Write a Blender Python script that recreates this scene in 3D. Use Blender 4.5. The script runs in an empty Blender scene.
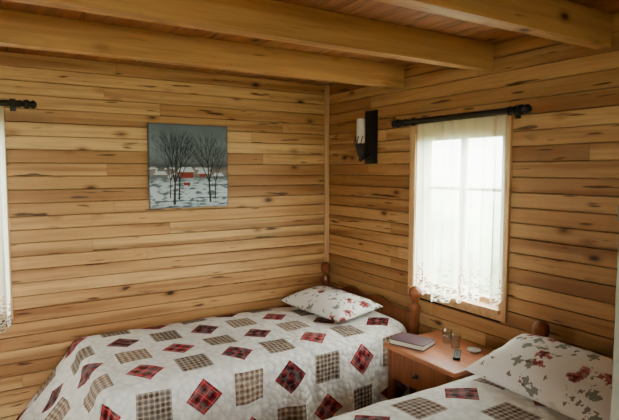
import bpy, bmesh, math, random
from mathutils import Vector, Matrix, noise
random.seed(7)
S = 1.2   # drafting units -> metres
scene = bpy.context.scene

# ------------------------------------------------------------ node helpers
class M:
    def __init__(s, name, rough=0.6, spec=0.3):
        s.mat = bpy.data.materials.new(name); s.mat.use_nodes = True
        s.nt = s.mat.node_tree; s.n = s.nt.nodes
        s.bsdf = s.n['Principled BSDF']; s.out = s.n['Material Output']
        s.bsdf.inputs['Roughness'].default_value = rough
        s.bsdf.inputs['Specular IOR Level'].default_value = spec
    def new(s, t, **kw):
        n = s.n.new(t)
        for k, v in kw.items(): setattr(n, k, v)
        return n
    def put(s, sock, v):
        if isinstance(v, bpy.types.NodeSocket): s.nt.links.new(v, sock)
        else: sock.default_value = v
    def math(s, op, a, b=0.0, c=None):
        n = s.new('ShaderNodeMath', operation=op)
        s.put(n.inputs[0], a); s.put(n.inputs[1], b)
        if c is not None: s.put(n.inputs[2], c)
        return n.outputs[0]
    def mix(s, f, a, b, blend='MIX'):
        n = s.new('ShaderNodeMix', data_type='RGBA', blend_type=blend)
        s.put(n.inputs[0], f)
        for i, v in ((6, a), (7, b)):
            if not isinstance(v, bpy.types.NodeSocket) and len(v) == 3: v = (*v, 1)
            s.put(n.inputs[i], v)
        return n.outputs[2]
    def ramp(s, f, stops):
        n = s.new('ShaderNodeValToRGB'); e = n.color_ramp.elements
        while len(e) < len(stops): e.new(0.5)
        for el, (p, c) in zip(e, stops):
            el.position = p; el.color = (*c, 1) if len(c) == 3 else c
        s.put(n.inputs[0], f); return n.outputs[0]
    def step(s, v, lo, hi):
        n = s.new('ShaderNodeMapRange'); n.interpolation_type = 'SMOOTHSTEP'
        s.put(n.inputs[0], v); n.inputs[1].default_value = lo; n.inputs[2].default_value = hi
        return n.outputs[0]
    def noise(s, vec, scale, detail=3, rough=0.5, dist=0.0):
        n = s.new('ShaderNodeTexNoise'); s.put(n.inputs['Vector'], vec)
        n.inputs['Scale'].default_value = scale; n.inputs['Detail'].default_value = detail
        n.inputs['Roughness'].default_value = rough; n.inputs['Distortion'].default_value = dist
        return n.outputs[0]
    def vor(s, vec, scale, feature='F1'):
        n = s.new('ShaderNodeTexVoronoi', feature=feature); s.put(n.inputs['Vector'], vec)
        n.inputs['Scale'].default_value = scale
        return n
    def vmul(s, vec, v):
        n = s.new('ShaderNodeVectorMath', operation='MULTIPLY'); s.put(n.inputs[0], vec)
        n.inputs[1].default_value = v; return n.outputs[0]
    def vadd(s, vec, v):
        n = s.new('ShaderNodeVectorMath', operation='ADD'); s.put(n.inputs[0], vec); s.put(n.inputs[1], v)
        return n.outputs[0]
    def coord(s, k='Object'): return s.new('ShaderNodeTexCoord').outputs[k]
    def color(s, c): 
        if not isinstance(c, bpy.types.NodeSocket) and len(c) == 3: c = (*c, 1)
        s.put(s.bsdf.inputs['Base Color'], c)
    def bump(s, h, strength=0.3, dist=0.01):
        n = s.new('ShaderNodeBump'); n.inputs['Strength'].default_value = strength
        n.inputs['Distance'].default_value = dist; s.put(n.inputs['Height'], h)
        s.nt.links.new(n.outputs[0], s.bsdf.inputs['Normal'])

def wood(name, axis, tones, dark, streak=1.0, knots=True, rough=0.5, grain=1.0, lw=1.0):
    m = M(name, rough, 0.3)
    rnd = m.new('ShaderNodeNewGeometry').outputs['Random Per Island']
    c = m.coord()
    comb = m.new('ShaderNodeCombineXYZ')
    for i in range(3): m.put(comb.inputs[i], m.math('MULTIPLY', rnd, 37.0 + 11*i))
    c = m.vadd(c, comb.outputs[0])
    sc = [26.0, 26.0, 26.0]; sc[axis] = 1.3
    v = m.vmul(c, sc)
    base = m.ramp(rnd, [(0.0, tones[0]), (0.30, tones[1]), (0.7, tones[2]), (1.0, tones[3])])
    g = m.noise(v, 1.6*grain, 5, 0.62, 0.4)
    col = m.mix(m.math('MULTIPLY', m.step(g, 0.38, 0.72), 0.85), base, m.mix(0.5, base, dark), 'MIX')
    g2 = m.noise(m.vmul(c, [sc[i]*0.4 for i in range(3)]), 1.1, 2)
    col = m.mix(m.math('MULTIPLY', m.step(g2, 0.50, 0.68), 0.6*streak), col, dark)
    g3 = m.noise(m.vmul(c, [sc[i]*(1.5 if i != axis else 3.0) for i in range(3)]), 1.0, 2, 0.45)
    col = m.mix(m.math('MULTIPLY', m.step(g3, 0.65, 0.72), 0.9*min(1, streak)), col, tuple(x*0.22 for x in dark))
    if knots:
        ks = [9.0, 9.0, 9.0]; ks[axis] = 4.6
        vo = m.vor(m.vmul(c, ks), 1.0)
        sep = m.new('ShaderNodeSeparateColor'); m.nt.links.new(vo.outputs['Color'], sep.inputs[0])
        pick = m.step(sep.outputs[0], 0.66, 0.70)
        halo = m.math('MULTIPLY', m.math('SUBTRACT', 1.0, m.step(vo.outputs['Distance'], 0.12, 0.34)), pick)
        col = m.mix(m.math('MULTIPLY', halo, 0.6), col, dark)
        k = m.math('MULTIPLY', m.math('SUBTRACT', 1.0, m.step(vo.outputs['Distance'], 0.07, 0.18)), pick)
        col = m.mix(m.math('MULTIPLY', k, 0.95), col, tuple(x*0.15 for x in dark))
    m.color(col)
    m.bump(g, 0.12, 0.004)
    return m.mat

DARK = (0.22,0.080,0.024)
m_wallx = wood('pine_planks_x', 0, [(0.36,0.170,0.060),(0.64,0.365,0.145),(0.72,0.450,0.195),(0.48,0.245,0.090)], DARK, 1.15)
m_wally_shaded = wood('pine_planks_y_shaded', 1, [(0.29,0.135,0.047),(0.49,0.262,0.100),(0.56,0.330,0.135),(0.37,0.182,0.066)], DARK, 1.15)  # same pine, tones darkened to paint in the backlit right wall's shade
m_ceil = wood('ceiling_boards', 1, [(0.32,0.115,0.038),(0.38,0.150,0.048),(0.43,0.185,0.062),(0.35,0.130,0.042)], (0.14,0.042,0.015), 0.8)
m_beam = wood('beam_pine', 0, [(0.52,0.265,0.088),(0.56,0.295,0.10),(0.59,0.32,0.112),(0.50,0.25,0.082)], (0.26,0.10,0.030), 0.6, True, 0.5, 0.8)
m_trim = wood('trim_pine', 2, [(0.56,0.33,0.15),(0.60,0.365,0.17),(0.63,0.39,0.19),(0.56,0.33,0.15)], DARK, 0.3, False)
m_floor = wood('floor_boards', 0, [(0.25,0.12,0.05),(0.3,0.15,0.06),(0.33,0.17,0.07),(0.28,0.13,0.05)], (0.1,0.04,0.02), 0.6)
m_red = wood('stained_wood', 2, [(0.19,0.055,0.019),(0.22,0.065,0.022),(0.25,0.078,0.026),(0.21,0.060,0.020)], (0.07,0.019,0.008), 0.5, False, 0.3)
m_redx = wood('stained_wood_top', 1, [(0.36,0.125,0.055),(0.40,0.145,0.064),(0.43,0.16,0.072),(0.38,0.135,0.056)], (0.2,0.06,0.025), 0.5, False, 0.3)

def plain(name, c, rough=0.5, metal=0.0, nz=0.08, scale=40):
    m = M(name, rough); g = m.noise(m.coord(), scale, 3)
    m.color(m.mix(m.math('MULTIPLY', g, nz*4), c, tuple(x*0.6 for x in c)))
    m.bsdf.inputs['Metallic'].default_value = metal
    return m.mat
m_black = plain('black_iron', (0.012,0.011,0.011), 0.4)
m_back = plain('wall_backing', (0.04,0.018,0.008), 0.9)
m_white = plain('white_porcelain', (0.75,0.75,0.72), 0.25)
m_matt = plain('mattress_ticking', (0.6,0.57,0.5), 0.9)
m_cover = plain('book_cover', (0.085,0.045,0.06), 0.4)
m_paper = plain('paper', (0.7,0.66,0.55), 0.9)
m_darkplastic = plain('dark_plastic', (0.03,0.03,0.033), 0.35)
m_grey = plain('painted_grey', (0.20,0.185,0.15), 0.6)
mg = M('clear_glass', 0.03)
tr = mg.new('ShaderNodeBsdfTransparent'); tr.inputs[0].default_value = (0.93,0.96,0.95,1); gl = mg.new('ShaderNodeBsdfGlossy'); gl.inputs['Roughness'].default_value = 0.04
fr = mg.new('ShaderNodeLayerWeight'); fr.inputs[0].default_value = 0.5
fac = mg.math('ADD', mg.math('MULTIPLY', mg.math('POWER', fr.outputs['Facing'], 2.5), 0.7), 0.06)
mx = mg.new('ShaderNodeMixShader'); mg.nt.links.new(fac, mx.inputs[0])
mg.nt.links.new(tr.outputs[0], mx.inputs[1]); mg.nt.links.new(gl.outputs[0], mx.inputs[2]); mg.nt.links.new(mx.outputs[0], mg.out.inputs[0])
m_glass = mg.mat

# ------------------------------------------------------------ mesh helpers
def root(name, loc=(0,0,0)):
    e = bpy.data.objects.new(name, None); e.empty_display_size = 0.1; e.location = loc
    scene.collection.objects.link(e); return e
def obj_from_bm(name, bm, mats, parent=None, smooth=False):
    me = bpy.data.meshes.new(name); bm.normal_update(); bm.to_mesh(me); bm.free()
    for m in (mats if isinstance(mats, (list, tuple)) else [mats]): me.materials.append(m)
    if smooth:
        for p in me.polygons: p.use_smooth = True
    o = bpy.data.objects.new(name, me); scene.collection.objects.link(o)
    if parent: o.parent = parent
    return o
def add_box(bm, a, b, mi=0, bevel=0.0, rot=None):
    a = Vector(a); b = Vector(b)
    lo = Vector([min(a[i], b[i]) for i in range(3)]); hi = Vector([max(a[i], b[i]) for i in range(3)])
    r = bmesh.ops.create_cube(bm, size=1.0)
    vs = r['verts']; sz = hi-lo; ct = (hi+lo)/2
    for v in vs: v.co = Vector([v.co[i]*sz[i] for i in range(3)])
    if rot: 
        for v in vs: v.co = rot @ v.co
    for v in vs: v.co += ct
    fs = list({f for v in vs for f in v.link_faces})
    if bevel > 0:
        es = list({e for v in vs for e in v.link_edges})
        r2 = bmesh.ops.bevel(bm, geom=es, offset=bevel, segments=2, affect='EDGES', profile=0.6)
        fs = list(set([f for f in fs if f.is_valid] + r2['faces']))
    for f in fs: f.material_index = mi
def box(name, a, b, mat, parent=None, bevel=0.0, rot=None):
    bm = bmesh.new(); add_box(bm, a, b, 0, bevel, rot); return obj_from_bm(name, bm, mat, parent)
def lathe_bm(bm, prof, c, axis='Z', seg=24, mi=0):
    rings = []
    for r, h in prof:
        ring = []
        for i in range(seg):
            t = 2*math.pi*i/seg; x, y = r*math.cos(t), r*math.sin(t)
            p = {'Z': (x, y, h), 'Y': (x, h, y), 'X': (h, x, y)}[axis]
            ring.append(bm.verts.new(Vector(p)+Vector(c)))
        rings.append(ring)
    for a, b in zip(rings, rings[1:]):
        for i in range(seg):
            f = bm.faces.new((a[i], a[(i+1) % seg], b[(i+1) % seg], b[i])); f.material_index = mi; f.smooth = True
    for ring in (rings[0], rings[-1]):
        f = bm.faces.new(ring); f.material_index = mi
    bmesh.ops.recalc_face_normals(bm, faces=bm.faces[:])
def lathe(name, prof, c, mat, parent=None, axis='Z', seg=24):
    bm = bmesh.new(); lathe_bm(bm, prof, c, axis, seg); return obj_from_bm(name, bm, mat, parent)
def tube(name, pts, r, mat, parent=None):
    cu = bpy.data.curves.new(name, 'CURVE'); cu.dimensions = '3D'; cu.bevel_depth = r; cu.bevel_resolution = 3
    sp = cu.splines.new('POLY'); sp.points.add(len(pts)-1)
    for p, q in zip(sp.points, pts): p.co = (*q, 1)
    cu.materials.append(mat)
    tmp = bpy.data.objects.new(name, cu); scene.collection.objects.link(tmp)
    dg = bpy.context.evaluated_depsgraph_get(); me = bpy.data.meshes.new_from_object(tmp.evaluated_get(dg))
    bpy.data.objects.remove(tmp)
    o = bpy.data.objects.new(name, me); scene.collection.objects.link(o)
    for p in me.polygons: p.use_smooth = True
    if parent: o.parent = parent
    return o

# ------------------------------------------------------------ room shell
H = 1.87; XL = -3.5; YB = -3.7; PITCH = 0.0668
def plank_wall(name, along, plane, inward, s0, s1, holes, mat, z0=0.0, z1=H):
    bm = bmesh.new(); n = 1-along
    def P(s, d, z):
        p = [0, 0, z]; p[along] = s; p[n] = plane + inward*d; return Vector(p)
    z = z0
    while z < z1-1e-4:
        zt = min(z+PITCH, z1)
        cuts = [s0, s1]
        s = s0 + random.uniform(0.3, 3.4)
        while s < s1-0.2: cuts.append(s); s += random.uniform(1.6, 3.2)
        segs = []
        cuts = sorted(cuts)
        for a, b in zip(cuts, cuts[1:]):
            parts = [(a, b)]
            for (h0, h1, hz0, hz1) in holes:
                if zt > hz0+1e-4 and z < hz1-1e-4:
                    np_ = []
                    for (p, q) in parts:
                        if q <= h0 or p >= h1: np_.append((p, q)); continue
                        if p < h0: np_.append((p, h0))
                        if q > h1: np_.append((h1, q))
                    parts = np_
            segs += parts
        g = 0.0045; d = 0.0
        for a, b in segs:
            a += 0.0005; b -= 0.0005
            rows = [(-0.009, z), (d, z+g), (d, zt-g*0.5), (-0.009, zt)]
            vs = [(bm.verts.new(P(a, dd, zz)), bm.verts.new(P(b, dd, zz))) for dd, zz in rows]
            for (u0, u1), (w0, w1) in zip(vs, vs[1:]): bm.faces.new((u0, u1, w1, w0))
        z = zt
    def bk(a, b, za, zb):
        if b-a > 1e-3 and zb-za > 1e-3:
            add_box(bm, P(a, -0.0075, za), P(b, -0.10, zb), 1)
    hs = sorted(holes); cur = s0
    for (h0, h1, a, b) in hs:
        bk(cur, h0, z0, z1); bk(h0, h1, z0, a); bk(h0, h1, b, z1); cur = h1
    bk(cur, s1, z0, z1)
    return obj_from_bm(name, bm, [mat, m_back])

W1 = (-1.42, -0.86, 0.655, 1.50)     # window on the right wall (y range, z range)
W2 = (-2.52, -1.92, 0.60, 1.56)      # window on the left wall (x range, z range)
W4 = (-2.9, -1.8, 0.7, 1.6)          # window in the back wall
plank_wall('wall_left', 0, 0.0, -1, XL, 0.0, [W2], m_wallx)
plank_wall('wall_right', 1, 0.0, -1, YB, 0.0, [W1], m_wally_shaded)
plank_wall('wall_side', 1, XL, 1, YB, 0.0, [], m_wally_shaded)
plank_wall('wall_back', 0, YB, 1, XL, 0.0, [W4], m_wallx)
bm = bmesh.new(); y = YB-0.1
while y < 0.1:
    add_box(bm, (XL-0.1, y, -0.05), (0.1, y+0.098, 0)); y += 0.1
add_box(bm, (XL-0.1, YB-0.1, -0.08), (0.1, 0.1, -0.051))
obj_from_bm('floor', bm, m_floor)
bm = bmesh.new(); x = XL-0.1
while x < 0.1-1e-4:
    x2 = min(x+0.085, 0.1)
    add_box(bm, (x+0.0012, YB-0.1, H), (x2-0.0012, 0.1, H+0.03)); x = x2
add_box(bm, (XL-0.1, YB-0.1, H+0.029), (0.1, 0.1, H+0.06))
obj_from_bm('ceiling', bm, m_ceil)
for y in (-0.70, -1.29, -1.81, -2.36, -2.95, -3.5):
    box('ceiling_beam', (XL+0.002, y, 1.752), (-0.002, y-0.058, H-0.001), m_beam, bevel=0.003)
box('trim_1', (-0.026, -0.026, 0.0), (-0.001, -0.001, H-0.002), m_trim, bevel=0.004)
box('baseboard_left', (XL+0.02, -0.001, 0), (-0.03, -0.014, 0.07), m_trim, bevel=0.003)
box('baseboard_right', (-0.001, YB+0.02, 0), (-0.014, -0.03, 0.07), m_trim, bevel=0.003)

# ------------------------------------------------------------ windows
def window(name, along, plane, outward, s0, s1, z0, z1, mull=True):
    r = root(name); n = 1-along
    def B(pn, a, b, da, db, za, zb, mat=m_trim, bev=0.002):
        p = [0, 0, za]; q = [0, 0, zb]; p[along] = a; q[along] = b
        p[n] = plane+outward*da; q[n] = plane+outward*db
        box(pn, p, q, mat, r, bev)
    c = 0.038
    B('casing_a', s0-c, s0+0.004, -0.014, 0.001, z0-c, z1+c); B('casing_b', s1-0.004, s1+c, -0.014, 0.001, z0-c, z1+c)
    B('casing_top', s0+0.004, s1-0.004, -0.014, 0.001, z1-0.004, z1+c)
    B('casing_bottom', s0+0.004, s1-0.004, -0.014, 0.001, z0-c, z0+0.004)
    B('stool', s0-c*0.3, s1+c*0.3, -0.034, 0.03, z0-0.006, z0+0.014)
    B('jamb_a', s0, s0+0.014, 0.0, 0.1, z0, z1); B('jamb_b', s1-0.014, s1, 0.0, 0.1, z0, z1)
    B('jamb_top', s0, s1, 0.0, 0.1, z1-0.014, z1)
    f = 0.030; a, b, lo, hi = s0+0.014, s1-0.014, z0+0.012, z1-0.014
    B('sash_a', a, a+f, 0.04, 0.07, lo, hi); B('sash_b', b-f, b, 0.04, 0.07, lo, hi)
    B('sash_top', a+f, b-f, 0.04, 0.07, hi-f, hi); B('sash_bottom', a+f, b-f, 0.04, 0.07, lo, lo+f)
    m = (a+b)/2
    B('mullion', m-0.012, m+0.012, 0.042, 0.068, lo+f, hi-f)
    zz = lo+(hi-lo)*0.66
    B('muntin', a+f, b-f, 0.045, 0.065, zz-0.008, zz+0.008)
    B('glass', a+f, b-f, 0.053, 0.056, lo+f, hi-f, m_glass, 0)
    return r
window('window_1', 1, 0.0, 1, *W1)
window('window_2', 0, 0.0, 1, *W2)
window('window_3', 0, YB, -1, *W4)

# sheer curtain material
mc = M('sheer_lace', 0.9)
uv = mc.coord('UV'); sepx = mc.new('ShaderNodeSeparateXYZ'); mc.nt.links.new(uv, sepx.inputs[0])
vv = sepx.outputs[1]
lace = mc.vor(mc.vmul(uv, (62, 80, 60)), 1.0, 'DISTANCE_TO_EDGE').outputs[0]
lacem = mc.math('SUBTRACT', 1.0, mc.step(lace, 0.08, 0.16))
tri = mc.math('PINGPONG', sepx.outputs[0], 0.052)
bandtop = mc.math('ADD', 0.10, mc.math('MULTIPLY', tri, 1.8))
band = mc.math('LESS_THAN', vv, bandtop)
weave = mc.math('MULTIPLY', mc.noise(mc.vmul(uv, (14, 2, 1)), 3, 3), 0.22)
op_sheer = mc.math('ADD', 0.60, weave)
op = mc.new('ShaderNodeMix'); mc.put(op.inputs[0], band); mc.put(op.inputs[2], op_sheer); mc.put(op.inputs[3], mc.math('MULTIPLY', lacem, 0.95))
d = mc.new('ShaderNodeBsdfDiffuse'); d.inputs[0].default_value = (0.86,0.86,0.80,1)
tl = mc.new('ShaderNodeBsdfTranslucent'); tl.inputs[0].default_value = (0.94,0.94,0.84,1)
m1 = mc.new('ShaderNodeMixShader'); m1.inputs[0].default_value = 0.75
mc.nt.links.new(d.outputs[0], m1.inputs[1]); mc.nt.links.new(tl.outputs[0], m1.inputs[2])
tp = mc.new('ShaderNodeBsdfTransparent'); m2 = mc.new('ShaderNodeMixShader')
mc.nt.links.new(op.outputs[0], m2.inputs[0]); mc.nt.links.new(tp.outputs[0], m2.inputs[1]); mc.nt.links.new(m1.outputs[0], m2.inputs[2])
mc.nt.links.new(m2.outputs[0], mc.out.inputs[0])
m_sheer = mc.mat

def curtain(name, along, off, s0, s1, zt, zb, folds, outsign):
    bm = bmesh.new(); uvl = bm.loops.layers.uv.new('UVMap'); n = 1-along
    NU, NV = 160, 50; g = []
    for j in range(NV+1):
        t = j/NV; row = []
        for i in range(NU+1):
            u = i/NU
            amp = 0.006+0.012*t
            sway = amp*math.sin(u*folds*2*math.pi+0.8*math.sin(u*9+t))+0.004*math.sin(u*folds*5.1+t*2)
            pinch = 1-0.03*t
            s = s0+(s1-s0)*(0.5+(u-0.5)*pinch) + 0.004*math.sin(u*folds*4*math.pi)
            scal = 0.034*abs(math.sin(u*math.pi*6))
            z = zt+(zb+ (0.03*math.sin(u*5+1)) - scal - zt)*t
            p = [0, 0, z]; p[along] = s; p[n] = off+sway*(1 if t > 0.04 else 0.5)
            row.append((bm.verts.new(p), (u*0.62, (1-t)*1.0)))
        g.append(row)
    for j in range(NV):
        for i in range(NU):
            q = (g[j][i], g[j][i+1], g[j+1][i+1], g[j+1][i])
            f = bm.faces.new([a[0] for a in q]); f.smooth = True
            for l, a in zip(f.loops, q): l[uvl].uv = a[1]
    return obj_from_bm(name, bm, m_sheer)
curtain('sheer_curtain', 1, -0.062, -1.475, -0.925, 1.568, 0.70, 9, -1)
curtain('sheer_curtain', 0, -0.065, -2.55, -1.885, 1.635, 0.56, 9, -1)

def rod(name, along, off, s0, s1, z, wall_dir):
    r = root(name); n = 1-along
    L = s1-s0; R = 0.015
    prof = [(0.004, 0), (0.012, 0.002), (0.019, 0.010), (0.021, 0.018), (0.012, 0.030), (0.020, 0.034), (0.023, 0.044), (0.020, 0.054), (0.013, 0.058), (0.013, 0.066), (0.018, 0.07), (0.018, 0.076), (R, 0.08)]
    full = prof + [(R, L-0.08)] + [(a, L-h) for a, h in reversed(prof[:-1])]
    c = [0, 0, z]; c[along] = s0; c[n] = off
    lathe('pole', full, c, m_black, r, 'XY'[along])
    for k, s in enumerate((s0+0.10, s1-0.10)):
        bm = bmesh.new(); p = [0, 0, z-0.006]; q = [0, 0, z+0.006]
        p[along] = s-0.006; q[along] = s+0.006; p[n] = 0.0-0.002; q[n] = off
        add_box(bm, p, q)
        p = [0, 0, z-0.03]; q = [0, 0, z+0.03]; p[along] = s-0.013; q[along] = s+0.013; p[n] = -0.001; q[n] = -0.007
        add_box(bm, p, q, 0, 0.002)
        c2 = [0, 0, z]; c2[along] = s-0.007; c2[n] = off
        lathe_bm(bm, [(0.0185, 0), (0.0185, 0.014)], c2, 'XY'[along], 20)
        obj_from_bm('bracket_%d' % (k+1), bm, m_black, r)
rod('curtain_rod', 1, -0.062, -1.585, -0.735, 1.553, 1)
rod('curtain_rod', 0, -0.065, -2.68, -1.745, 1.618, 1)

# ------------------------------------------------------------ wall sconce
r = root('wall_sconce')
bm = bmesh.new(); add_box(bm, (-0.001, -0.535, 1.34), (-0.014, -0.425, 1.655), 0, 0.003)
add_box(bm, (-0.014, -0.525, 1.35), (-0.018, -0.435, 1.645), 0, 0.001)
obj_from_bm('backplate', bm, m_black, r)
cx, cy = -0.085, -0.48
pts = [(-0.018, cy, 1.40)] + [(-0.018-0.067*math.sin(a), cy, 1.40-0.03*math.sin(2*a)) for a in [i*math.pi/16 for i in range(1, 9)]] + [(cx, cy, 1.44)]
tube('arm', pts, 0.006, m_black, r)
tube('scroll', [(-0.018-0.03*(1-t)*math.cos(t*9)-0.02, cy, 1.375+0.03*(1-t)*math.sin(t*9)) for t in [i/24 for i in range(22)]], 0.0035, m_black, r)
lathe('cup', [(0.006, 1.352), (0.014, 1.36), (0.010, 1.375), (0.018, 1.392), (0.027, 1.42), (0.030, 1.455), (0.026, 1.458), (0.022, 1.44)], (cx, cy, 0), m_black, r)
for k in range(8):
    a = k*math.pi/4
    tube('cage_%d' % k, [(cx+rr*math.cos(a+tw), cy+rr*math.sin(a+tw), z) for rr, z, tw in ((0.029, 1.44, 0), (0.034, 1.47, 0.25), (0.030, 1.50, 0.5))], 0.003, m_black, r)
lathe('glass_shade', [(0.014, 1.45), (0.025, 1.452), (0.0255, 1.50), (0.026, 1.60), (0.022, 1.603), (0.02, 1.59)], (cx, cy, 0), m_white, r)

# ------------------------------------------------------------ painting
r = root('winter_landscape_painting')
px0, px1, pz0, pz1 = -1.204, -0.735, 1.085, 1.562
mp = M('painted_canvas', 0.55)
g = mp.coord('Generated'); sp = mp.new('ShaderNodeSeparateXYZ'); mp.nt.links.new(g, sp.inputs[0])
U, V = sp.outputs[0], sp.outputs[2]
nz = mp.noise(mp.vmul(g, (3, 1, 6)), 2.2, 5, 0.6)
nz2 = mp.noise(mp.vmul(g, (2, 1, 9)), 3.5, 4, 0.6)
Vn = mp.math('ADD', V, mp.math('MULTIPLY', mp.math('SUBTRACT', nz, 0.5), 0.14))
base = mp.ramp(Vn, [(0.0, (0.38,0.47,0.56)), (0.12, (0.58,0.67,0.76)), (0.30, (0.48,0.57,0.66)), (0.36, (0.10,0.115,0.135)), (0.42, (0.24,0.18,0.16)), (0.50, (0.05,0.057,0.068)), (0.56, (0.13,0.152,0.178)), (0.75, (0.185,0.225,0.262)), (1.0, (0.11,0.135,0.158))])
shadow = mp.math('MULTIPLY', mp.step(nz2, 0.48, 0.58), mp.math('SUBTRACT', 1.0, mp.step(V, 0.32, 0.38)))
col = mp.mix(mp.math('MULTIPLY', shadow, 0.9), base, (0.05,0.072,0.11))
twig = mp.math('MULTIPLY', mp.step(mp.noise(mp.vmul(g, (9, 1, 5)), 3.0, 5, 0.7), 0.52, 0.60), mp.math('MULTIPLY', mp.step(V, 0.50, 0.60), mp.math('SUBTRACT', 1.0, mp.step(V, 0.82, 0.95))))
col = mp.mix(mp.math('MULTIPLY', twig, 0.45), col, (0.04,0.045,0.05))
roofs = mp.math('MULTIPLY', mp.step(mp.noise(mp.vmul(g, (9, 1, 18)), 1.0, 1), 0.58, 0.62), mp.math('MULTIPLY', mp.step(V, 0.34, 0.37), mp.math('SUBTRACT', 1.0, mp.step(V, 0.47, 0.5))))
col = mp.mix(roofs, col, (0.48,0.53,0.58))
edge = mp.math('MAXIMUM', mp.math('ABSOLUTE', mp.math('SUBTRACT', U, 0.5)), mp.math('ABSOLUTE', mp.math('SUBTRACT', V, 0.5)))
col = mp.mix(mp.math('MULTIPLY', mp.step(edge, 0.482, 0.492), 0.6), col, (0.04,0.04,0.04))
mp.color(col); mp.bump(mp.noise(g, 60, 3), 0.3, 0.003)
box('canvas', (px0, -0.002, pz0), (px1, -0.022, pz1), mp.mat, r, 0.003)
m_bark = plain('paint_dark', (0.018,0.015,0.014), 0.7)
m_barn = plain('paint_red', (0.25,0.028,0.016), 0.7)
m_snow = plain('paint_snow', (0.56,0.63,0.70), 0.7)
def flat(name, polys, mat, y):
    bm = bmesh.new()
    for P in polys:
        vs = [bm.verts.new((px0+(px1-px0)*u, y, pz0+(pz1-pz0)*v)) for u, v in P]
        bm.faces.new(vs)
    obj_from_bm(name, bm, mat, r)
rb = random.Random(3)
polys = []
def branch(u, v, ang, ln, w, d):
    u2, v2 = u+ln*math.cos(ang), v+ln*math.sin(ang)
    nx, ny = -math.sin(ang)*w/2, math.cos(ang)*w/2
    k = 0.65
    if not (0.02 < u2 < 0.98 and v2 < 0.97): return
    polys.append([(u-nx, v-ny), (u+nx, v+ny), (u2+nx*k, v2+ny*k), (u2-nx*k, v2-ny*k)])
    if d > 0:
        for s in (-1, 1): branch(u2, v2, ang+s*rb.uniform(0.2, 0.45), ln*rb.uniform(0.65, 0.85), w*0.55, d-1)
        branch(u2, v2, ang+rb.uniform(-0.12, 0.12), ln*0.85, w*0.6, d-1)
for u, v, w, l in ((0.30, 0.04, 0.030, 0.26), (0.36, 0.10, 0.02, 0.23), (0.76, 0.06, 0.028, 0.25), (0.82, 0.10, 0.018, 0.21), (0.25, 0.12, 0.014, 0.2)):
    branch(u, v, math.pi/2+rb.uniform(-0.08, 0.08), l, w, 4)
flat('trees', polys, m_bark, -0.0238)
flat('barns', [[(0.38,0.36),(0.54,0.36),(0.54,0.43),(0.38,0.43)], [(0.62,0.37),(0.70,0.37),(0.70,0.41),(0.62,0.41)], [(0.42,0.27),(0.50,0.27),(0.50,0.305),(0.42,0.305)]], m_barn, -0.0228)
flat('snowy_roofs', [[(0.33,0.43),(0.56,0.43),(0.52,0.49),(0.38,0.49)], [(0.59,0.41),(0.74,0.41),(0.71,0.46),(0.62,0.46)], [(0.78,0.38),(0.95,0.38),(0.91,0.42),(0.82,0.42)], [(0.05,0.40),(0.22,0.40),(0.19,0.44),(0.09,0.44)]], m_snow, -0.0232)

# ------------------------------------------------------------ quilt material
mq = M('patchwork_quilt_cloth', 0.9, 0.1)
uv = mq.coord('UV')
wob = mq.new('ShaderNodeTexNoise'); mq.put(wob.inputs['Vector'], uv); wob.inputs['Scale'].default_value = 6
STEP = 0.205
sc = mq.vmul(uv, (1/STEP, 1/STEP, 1))
s3 = mq.new('ShaderNodeSeparateXYZ'); mq.nt.links.new(sc, s3.inputs[0])
u, v = s3.outputs[0], s3.outputs[1]
iu, iv = mq.math('FLOOR', u), mq.math('FLOOR', v)
fu, fv = mq.math('SUBTRACT', mq.math('SUBTRACT', u, iu), 0.5), mq.math('SUBTRACT', mq.math('SUBTRACT', v, iv), 0.5)
au, av = mq.math('ABSOLUTE', fu), mq.math('ABSOLUTE', fv)
par = mq.math('FLOORED_MODULO', mq.math('ADD', iu, iv), 2.0)
cell = mq.new('ShaderNodeCombineXYZ'); mq.put(cell.inputs[0], iu); mq.put(cell.inputs[1], iv)
wn = mq.new('ShaderNodeTexWhiteNoise', noise_dimensions='2D'); mq.nt.links.new(cell.outputs[0], wn.inputs['Vector']); rc = wn.outputs[0]
sq = mq.math('LESS_THAN', mq.math('MAXIMUM', au, av), 0.335)
di = mq.math('LESS_THAN', mq.math('ADD', au, av), 0.39)
mtan = mq.math('MULTIPLY', sq, mq.math('LESS_THAN', par, 0.5))
mred = mq.math('MULTIPLY', di, mq.math('GREATER_THAN', par, 0.5))
def stripes(x, freq, lo, hi, ph=0.0):
    f = mq.math('FRACT', mq.math('ADD', mq.math('MULTIPLY', x, freq), ph))
    return mq.math('SUBTRACT', 1.0, mq.step(mq.math('ABSOLUTE', mq.math('SUBTRACT', f, 0.5)), lo, hi))
def plaid(a, b, freq, base, dark, light, dw=0.17, la=0.8):
    s1 = stripes(a, freq, dw, dw+0.04); s2 = stripes(b, freq, dw, dw+0.04)
    c = mq.mix(mq.math('MULTIPLY', s1, 0.75), base, dark); c = mq.mix(mq.math('MULTIPLY', s2, 0.75), c, dark)
    l1 = stripes(a, freq, 0.03, 0.05, 0.5); l2 = stripes(b, freq, 0.03, 0.05, 0.5)
    c = mq.mix(mq.math('MULTIPLY', mq.math('MAXIMUM', l1, l2), la), c, light)
    return c
tan = plaid(fu, fv, 9.5, (0.27,0.19,0.135), (0.05,0.032,0.027), (0.60,0.53,0.45))
tan2 = plaid(fu, fv, 8.0, (0.40,0.30,0.21), (0.14,0.075,0.055), (0.68,0.60,0.50))
tan = mq.mix(mq.math('GREATER_THAN', rc, 0.6), tan, tan2)
da, db = mq.math('ADD', fu, fv), mq.math('SUBTRACT', fu, fv)
red = plaid(da, db, 3.2, (0.36,0.008,0.016), (0.025,0.003,0.006), (0.50,0.30,0.28), 0.17, 0.4)
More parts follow.
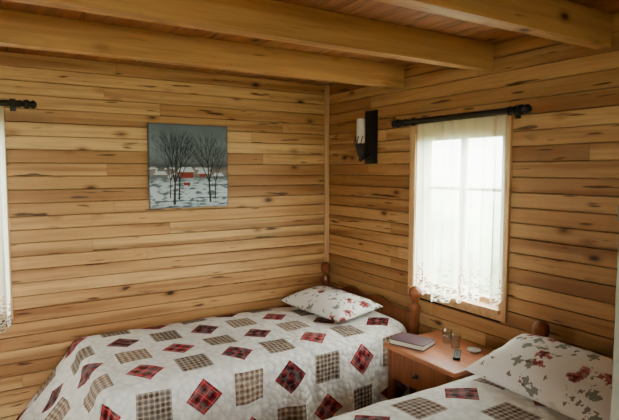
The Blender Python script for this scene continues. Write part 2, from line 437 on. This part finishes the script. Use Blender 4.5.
dk = plaid(da, db, 3.2, (0.20,0.009,0.015), (0.009,0.004,0.006), (0.25,0.07,0.07), 0.22, 0.4)
red = mq.mix(mq.math('GREATER_THAN', rc, 0.5), red, dk)
col = mq.mix(mtan, (0.80,0.79,0.76), tan); col = mq.mix(mred, col, red)
vq = mq.vor(mq.vadd(mq.vmul(uv, (1, 1, 0)), mq.vmul(wob.outputs['Color'], (0.02, 0.02, 0))), 34.0)
crease_shade = mq.step(vq.outputs['Distance'], 0.35, 0.75)
col = mq.mix(mq.math('MULTIPLY', crease_shade, 0.25), col, (0.36,0.33,0.31))  # shade between the quilted puffs, painted into the cloth colour
mq.color(col)
mq.bump(mq.math('ADD', mq.math('MULTIPLY', mq.math('SUBTRACT', 1.0, vq.outputs['Distance']), 1.0), mq.math('MULTIPLY', mq.noise(uv, 9, 2), 1.5)), 0.9, 0.016)
m_quilt = mq.mat

def quilt(name, xf, xh, yn, yf, zt, foot, near, far, flare_f, uo, vo, seed, headbump):
    bm = bmesh.new(); uvl = bm.loops.layers.uv.new('UVMap')
    d = 0.0125
    NA = int((xh-xf+foot)/d); NB = int((yf-yn+near+far)/d)
    R = 0.05; g = []
    for i in range(NA+1):
        a = xf-foot+(xh-xf+foot)*i/NA; row = []
        for j in range(NB+1):
            b = yn-near+(yf-yn+near+far)*j/NB
            ca, cb = max(a, xf), min(max(b, yn), yf)
            ox, oy = a-ca, b-cb; L = math.hypot(ox, oy)
            z = zt; X, Y = ca, cb
            nn = noise.noise(Vector((a*3.1+seed, b*3.1, 0)))*0.010+noise.noise(Vector((a*9+seed, b*9, 3)))*0.0035
            if L > 1e-6:
                dx, dy = ox/L, oy/L
                fl = flare_f*abs(dx)**2 + (0.05 if dy < 0 else 0.0)*abs(dy)
                if L < R*math.pi/2: h = R*math.sin(L/R); dr = R*(1-math.cos(L/R))
                else:
                    e = L-R*math.pi/2; k = math.hypot(1, fl); h = R+e*fl/k; dr = R+e/k
                if dy > 0.5: h = min(h, 0.055)
                ss = (ca*1.0 - cb*1.0) + math.atan2(dy, dx)*0.25
                w = (0.016*math.sin(ss*21+seed)+0.009*math.sin(ss*47+2*seed))*min(1, dr/0.3)
                if dy > 0.5: w = 0
                h += w
                zb = zt-dr
                if zb < 0.012: h += (0.012-zb)*0.6; zb = 0.012+0.004*math.sin(ss*60)
                X += dx*h; Y += dy*h; z = zb+nn*max(0, 1-dr*6)
            else:
                edge = min(1, min(a-xf, b-yn, yf-b)/0.12)
                z = zt+nn+0.014*(max(0, edge)**0.5)
            if headbump:
                t = min(1, max(0, (a-(xh-0.26))/0.2)); z += headbump*t*t*(3-2*t)*max(0, 1-L*4)
            row.append((bm.verts.new((X, Y, z)), (a+uo, b+vo)))
        g.append(row)
    for i in range(NA):
        for j in range(NB):
            q = (g[i][j], g[i+1][j], g[i+1][j+1], g[i][j+1])
            f = bm.faces.new([t[0] for t in q]); f.smooth = True
            for l, t in zip(f.loops, q): l[uvl].uv = t[1]
    o = obj_from_bm(name, bm, m_quilt)
    return o

def bed(name, xf, xh, yn, yf, zt):
    r = root(name)
    prof = [(0.022, 0), (0.028, 0.004), (0.028, 0.02), (0.018, 0.05), (0.020, 0.12), (0.030, 0.16), (0.031, 0.40), (0.026, 0.43), (0.020, 0.46), (0.030, 0.485), (0.023, 0.51),
            (0.025, 0.54), (0.031, 0.57), (0.031, 0.59), (0.018, 0.605), (0.018, 0.615), (0.029, 0.632), (0.034, 0.652), (0.030, 0.675), (0.015, 0.690), (0.004, 0.694)]
    pf = [(a*0.8, h*0.38/0.694) for a, h in prof]
    for k, (x, y, p) in enumerate(((xh, yn, prof), (xh, yf, prof), (xf+0.03, yn+0.10, pf), (xf+0.03, yf-0.10, pf))):
        lathe('post_%d' % (k+1), p, (x, y, 0), m_red, r, seg=28)
    bm = bmesh.new(); N = 40; fr_ = []
    for i in range(N+1):
        t = i/N; y = yn+0.02+(yf-yn-0.04)*t
        zt2 = 0.53+0.045*math.sin(math.pi*t)**0.7+0.012*math.cos(6*math.pi*t)
        fr_.append((bm.verts.new((xh-0.010, y, 0.24)), bm.verts.new((xh-0.010, y, zt2)), bm.verts.new((xh+0.010, y, zt2)), bm.verts.new((xh+0.010, y, 0.24))))
    for a, b in zip(fr_, fr_[1:]):
        for k in range(4): bm.faces.new((a[k], b[k], b[(k+1) % 4], a[(k+1) % 4]))
    bm.faces.new(fr_[0]); bm.faces.new(fr_[-1]); bmesh.ops.recalc_face_normals(bm, faces=bm.faces[:])
    obj_from_bm('headboard', bm, m_red, r)
    box('footboard', (xf+0.02, yn+0.10, 0.14), (xf+0.04, yf-0.10, 0.34), m_red, r, 0.003)
    box('side_rail_a', (xf+0.01, yn+0.055, 0.17), (xh, yn+0.075, 0.27), m_red, r, 0.003)
    box('side_rail_b', (xf+0.01, yf-0.055, 0.17), (xh, yf-0.035, 0.27), m_red, r, 0.003)
    for k in range(8):
        x = xf+0.1+(xh-xf-0.2)*k/7
        box('slat_%d' % k, (x-0.03, yn+0.076, 0.20), (x+0.03, yf-0.056, 0.215), m_trim, r)
    box('mattress', (xf+0.03, yn+0.07, 0.216), (xh-0.03, yf-0.07, zt-0.035), m_matt, r, 0.03)
    return r

Z1 = 0.462
bed('bed', -1.58, -0.075, -0.945, -0.095, Z1)
quilt('patchwork_quilt', -1.60, -0.12, -0.885, -0.17, Z1, 0.56, 0.40, 0.20, 0.80, 0.11, 0.09, 1.3, 0.025)
bed('bed', -1.62, -0.075, -2.41, -1.675, Z1+0.03)
quilt('patchwork_quilt', -1.60, -0.12, -2.34, -1.60, Z1+0.035, 0.42, 0.34, 0.34, 0.3, 0.05, 0.16, 4.1, 0.0)

# ------------------------------------------------------------ pillows
mw = M('floral_cotton', 0.9, 0.1)
c = mw.coord('Object')
base = (0.78,0.76,0.72)
def blooms(scale, lo, thr, colr, inp, off):
    vo_ = mw.vor(mw.vadd(c, (off, off*0.7, off*1.3)), scale)
    sp_ = mw.new('ShaderNodeSeparateColor'); mw.nt.links.new(vo_.outputs['Color'], sp_.inputs[0])
    dist = mw.math('ADD', vo_.outputs['Distance'], mw.math('MULTIPLY', mw.math('SUBTRACT', mw.noise(c, scale*3.5, 2), 0.5), 1.1))
    k = mw.math('MULTIPLY', mw.math('SUBTRACT', 1.0, mw.step(dist, lo-0.05, lo)), mw.step(sp_.outputs[0], thr, thr+0.02))
    return mw.mix(mw.math('MULTIPLY', k, 0.85), inp, colr)
col = blooms(15, 0.38, 0.5, (0.14,0.15,0.12), base, 3.1)
col = blooms(24, 0.28, 0.5, (0.14,0.08,0.07), col, 7.7)
col = blooms(12, 0.40, 0.46, (0.30,0.022,0.028), col, 1.4)
col = blooms(12, 0.17, 0.46, (0.05,0.006,0.006), col, 1.4)
mw.color(col); mw.bump(mw.noise(c, 10, 3), 0.3, 0.01)
m_pillow = mw.mat
def pillow(name, ctr, lx, ly, th, rot, seed):
    bm = bmesh.new(); N = 36
    def pos(u, v, s):
        x = u*lx/2*(1-0.10*(1-abs(v))**1.0*abs(u)); y = v*ly/2*(1-0.07*(1-abs(u))*abs(v))
        k = max(0, (1-u**4)*(1-v**4))**0.55
        k = k*(0.75+0.25*(1-u*u)*(1-v*v))
        w = noise.noise(Vector((u*1.7+seed, v*2.3, s)))*0.16+noise.noise(Vector((u*5+seed, v*5, s)))*0.05
        z = s*th/2*k*(1+w)*(1.0 if s > 0 else 0.75)
        return Vector((x, y, z))
    grids = []
    for s in (1, -1):
        g = [[None]*(N+1) for _ in range(N+1)]
        for i in range(N+1):
            for j in range(N+1):
                u, v = -math.cos(math.pi*i/N), -math.cos(math.pi*j/N)
                if s < 0 and (i in (0, N) or j in (0, N)): g[i][j] = grids[0][i][j]
                else: g[i][j] = bm.verts.new(pos(u, v, s))
        grids.append(g)
        for i in range(N):
            for j in range(N):
                q = [g[i][j], g[i+1][j], g[i+1][j+1], g[i][j+1]]
                if s < 0: q.reverse()
                f = bm.faces.new(q); f.smooth = True
    o = obj_from_bm(name, bm, m_pillow, None, True)
    o.location = ctr; o.rotation_euler = rot
    return o
pillow('floral_pillow', (-0.31, -0.49, 0.532), 0.31, 0.56, 0.135, (0, -0.10, 0.10), 2.0)
pillow('floral_pillow', (-0.28, -1.90, 0.578), 0.34, 0.60, 0.16, (0, -0.26, -0.05), 9.0)

# ------------------------------------------------------------ nightstand
r = root('nightstand')
nx0, nx1, ny0, ny1, nt = -0.37, -0.02, -1.49, -1.04, 0.47
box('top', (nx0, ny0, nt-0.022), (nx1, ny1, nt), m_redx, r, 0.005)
for k, (x, y) in enumerate(((nx0+0.03, ny0+0.03), (nx0+0.03, ny1-0.03), (nx1-0.03, ny0+0.03), (nx1-0.03, ny1-0.03))):
    lathe('leg_%d' % k, [(0.012, 0), (0.018, 0.02), (0.014, 0.08), (0.019, 0.12), (0.017, 0.28), (0.02, nt-0.0225)], (x, y, 0), m_red, r)
box('side_a', (nx0+0.02, ny1-0.035, 0.30), (nx1-0.02, ny1-0.022, nt-0.022), m_red, r)
box('side_b', (nx0+0.02, ny0+0.022, 0.30), (nx1-0.02, ny0+0.035, nt-0.022), m_red, r)
box('drawer_front', (nx0+0.012, ny0+0.05, 0.31), (nx0+0.03, ny1-0.05, nt-0.028), m_red, r, 0.004)
lathe('drawer_knob', [(0.006, 0.0), (0.006, 0.012), (0.012, 0.018), (0.010, 0.026), (0.003, 0.028)], (nx0+0.012-0.028, (ny0+ny1)/2, 0.375), m_black, r, 'X')
box('shelf', (nx0+0.02, ny0+0.02, 0.12), (nx1-0.02, ny1-0.02, 0.135), m_red, r)

r = root('book'); R = Matrix.Rotation(0.35, 3, 'Z')
def rb_(name, c, sz, mat, bev=0.001, rot=R):
    c = Vector(c); s = Vector(sz)/2; box(name, c-s, c+s, mat, r, bev, rot)
bc = (-0.27, -1.135)
rb_('back_cover', (*bc, nt+0.0025), (0.13, 0.18, 0.004), m_cover)
rb_('pages', (*bc, nt+0.014), (0.124, 0.172, 0.018), m_paper)
rb_('front_cover', (*bc, nt+0.0255), (0.13, 0.18, 0.004), m_cover)
for x, y in ((-0.12, -1.215), (-0.14, -1.285)):
    lathe('drinking_glass', [(0.018, 0.0), (0.021, 0.003), (0.025, 0.066), (0.0235, 0.066), (0.0195, 0.008), (0.004, 0.007)], (x, y, nt+0.0005), m_glass, None, seg=28)
r = root('remote_control'); R2 = Matrix.Rotation(-0.9, 3, 'Z')
rb_('body', (-0.21, -1.36, nt+0.0075), (0.032, 0.11, 0.013), m_darkplastic, 0.004, R2)
for k in range(4):
    for q in (-1, 1):
        p = R2 @ Vector((q*0.007, -0.035+k*0.02, 0)); lathe('button_%d_%d' % (k, q+1), [(0.004, 0), (0.003, 0.002)], (-0.21+p.x, -1.36+p.y, nt+0.014), m_grey, r, seg=12)
lathe('saucer', [(0.016, 0.0), (0.019, 0.002), (0.032, 0.010), (0.030, 0.012), (0.018, 0.005), (0.003, 0.004)], (-0.10, -1.36, nt+0.0005), m_white, None)

# ------------------------------------------------------------ low wardrobe beside the near bed
r = root('wardrobe'); wx0, wx1, wy0, wy1, wz = -1.15, -0.35, -2.98, -2.502, 1.25
box('carcass', (wx0+0.005, wy0+0.01, 0.06), (wx1-0.01, wy1-0.003, wz-0.03), m_grey, r, 0.002)
box('cornice', (wx0+0.002, wy0, wz-0.03), (wx1, wy1, wz), m_grey, r, 0.006)
box('plinth', (wx0+0.02, wy0+0.02, 0), (wx1-0.02, wy1-0.02, 0.06), m_grey, r)
for k in range(2):
    a = wx0+0.02+k*0.385
    box('door_%d' % k, (a, wy0-0.004, 0.08), (a+0.378, wy0+0.012, wz-0.04), m_grey, r, 0.004)

# ------------------------------------------------------------ lights & world
def area(name, loc, rot, sx, sy, p, col):
    l = bpy.data.lights.new(name, 'AREA'); l.shape = 'RECTANGLE'; l.size = sx; l.size_y = sy; l.energy = p; l.color = col
    o = bpy.data.objects.new(name, l); o.location = loc; o.rotation_euler = rot; scene.collection.objects.link(o); return o
area('daylight_back_window', (-2.35, YB+0.10, 1.15), (math.radians(90), 0, math.radians(8)), 1.1, 0.85, 12, (1.0,0.93,0.78))
w = bpy.data.worlds.new('outdoors'); scene.world = w; w.use_nodes = True
nt_ = w.node_tree; bg = nt_.nodes['Background']
tc = nt_.nodes.new('ShaderNodeTexCoord'); sx = nt_.nodes.new('ShaderNodeSeparateXYZ'); nt_.links.new(tc.outputs['Generated'], sx.inputs[0])
nz_ = nt_.nodes.new('ShaderNodeTexNoise'); nz_.inputs['Scale'].default_value = 12; nz_.inputs['Detail'].default_value = 6; nt_.links.new(tc.outputs['Generated'], nz_.inputs['Vector'])
# elevation (0.5 = horizon) broken up by foliage-like noise
ma = nt_.nodes.new('ShaderNodeMath'); ma.operation = 'MULTIPLY_ADD'; nt_.links.new(nz_.outputs[0], ma.inputs[0]); ma.inputs[1].default_value = 0.3; nt_.links.new(sx.outputs[2], ma.inputs[2])
mb = nt_.nodes.new('ShaderNodeMath'); mb.operation = 'ADD'; nt_.links.new(ma.outputs[0], mb.inputs[0]); mb.inputs[1].default_value = 0.35
rp = nt_.nodes.new('ShaderNodeValToRGB'); e = rp.color_ramp.elements
e[0].position = 0.22; e[0].color = (0.02,0.028,0.010,1); e[1].position = 0.62; e[1].color = (0.98,1.0,0.95,1)
x = e.new(0.30); x.color = (0.10,0.14,0.06,1)
x = e.new(0.40); x.color = (0.45,0.56,0.36,1)
nt_.links.new(mb.outputs[0], rp.inputs[0]); nt_.links.new(rp.outputs[0], bg.inputs[0]); bg.inputs[1].default_value = 44.0

# ------------------------------------------------------------ camera
cam = bpy.data.cameras.new('camera'); cam.sensor_width = 36; cam.lens = 36*515/619; cam.clip_start = 0.02
co = bpy.data.objects.new('camera', cam); scene.collection.objects.link(co)
co.location = (-1.96, -2.92, 1.30); co.rotation_euler = (math.radians(90-4.4), 0, math.radians(-31.9))
scene.camera = co

# drafting units -> metres
bpy.context.view_layer.update()
for o in list(scene.objects):
    if o.parent: continue
    if o.type == 'CAMERA': o.location = o.location*S; continue
    if o.type == 'LIGHT': o.location = o.location*S; o.data.size *= S; o.data.size_y *= S; continue
    o.location = o.location*S
    if o.type == 'EMPTY': o.scale = (S, S, S)
    else: o.data.transform(Matrix.Scale(S, 4))
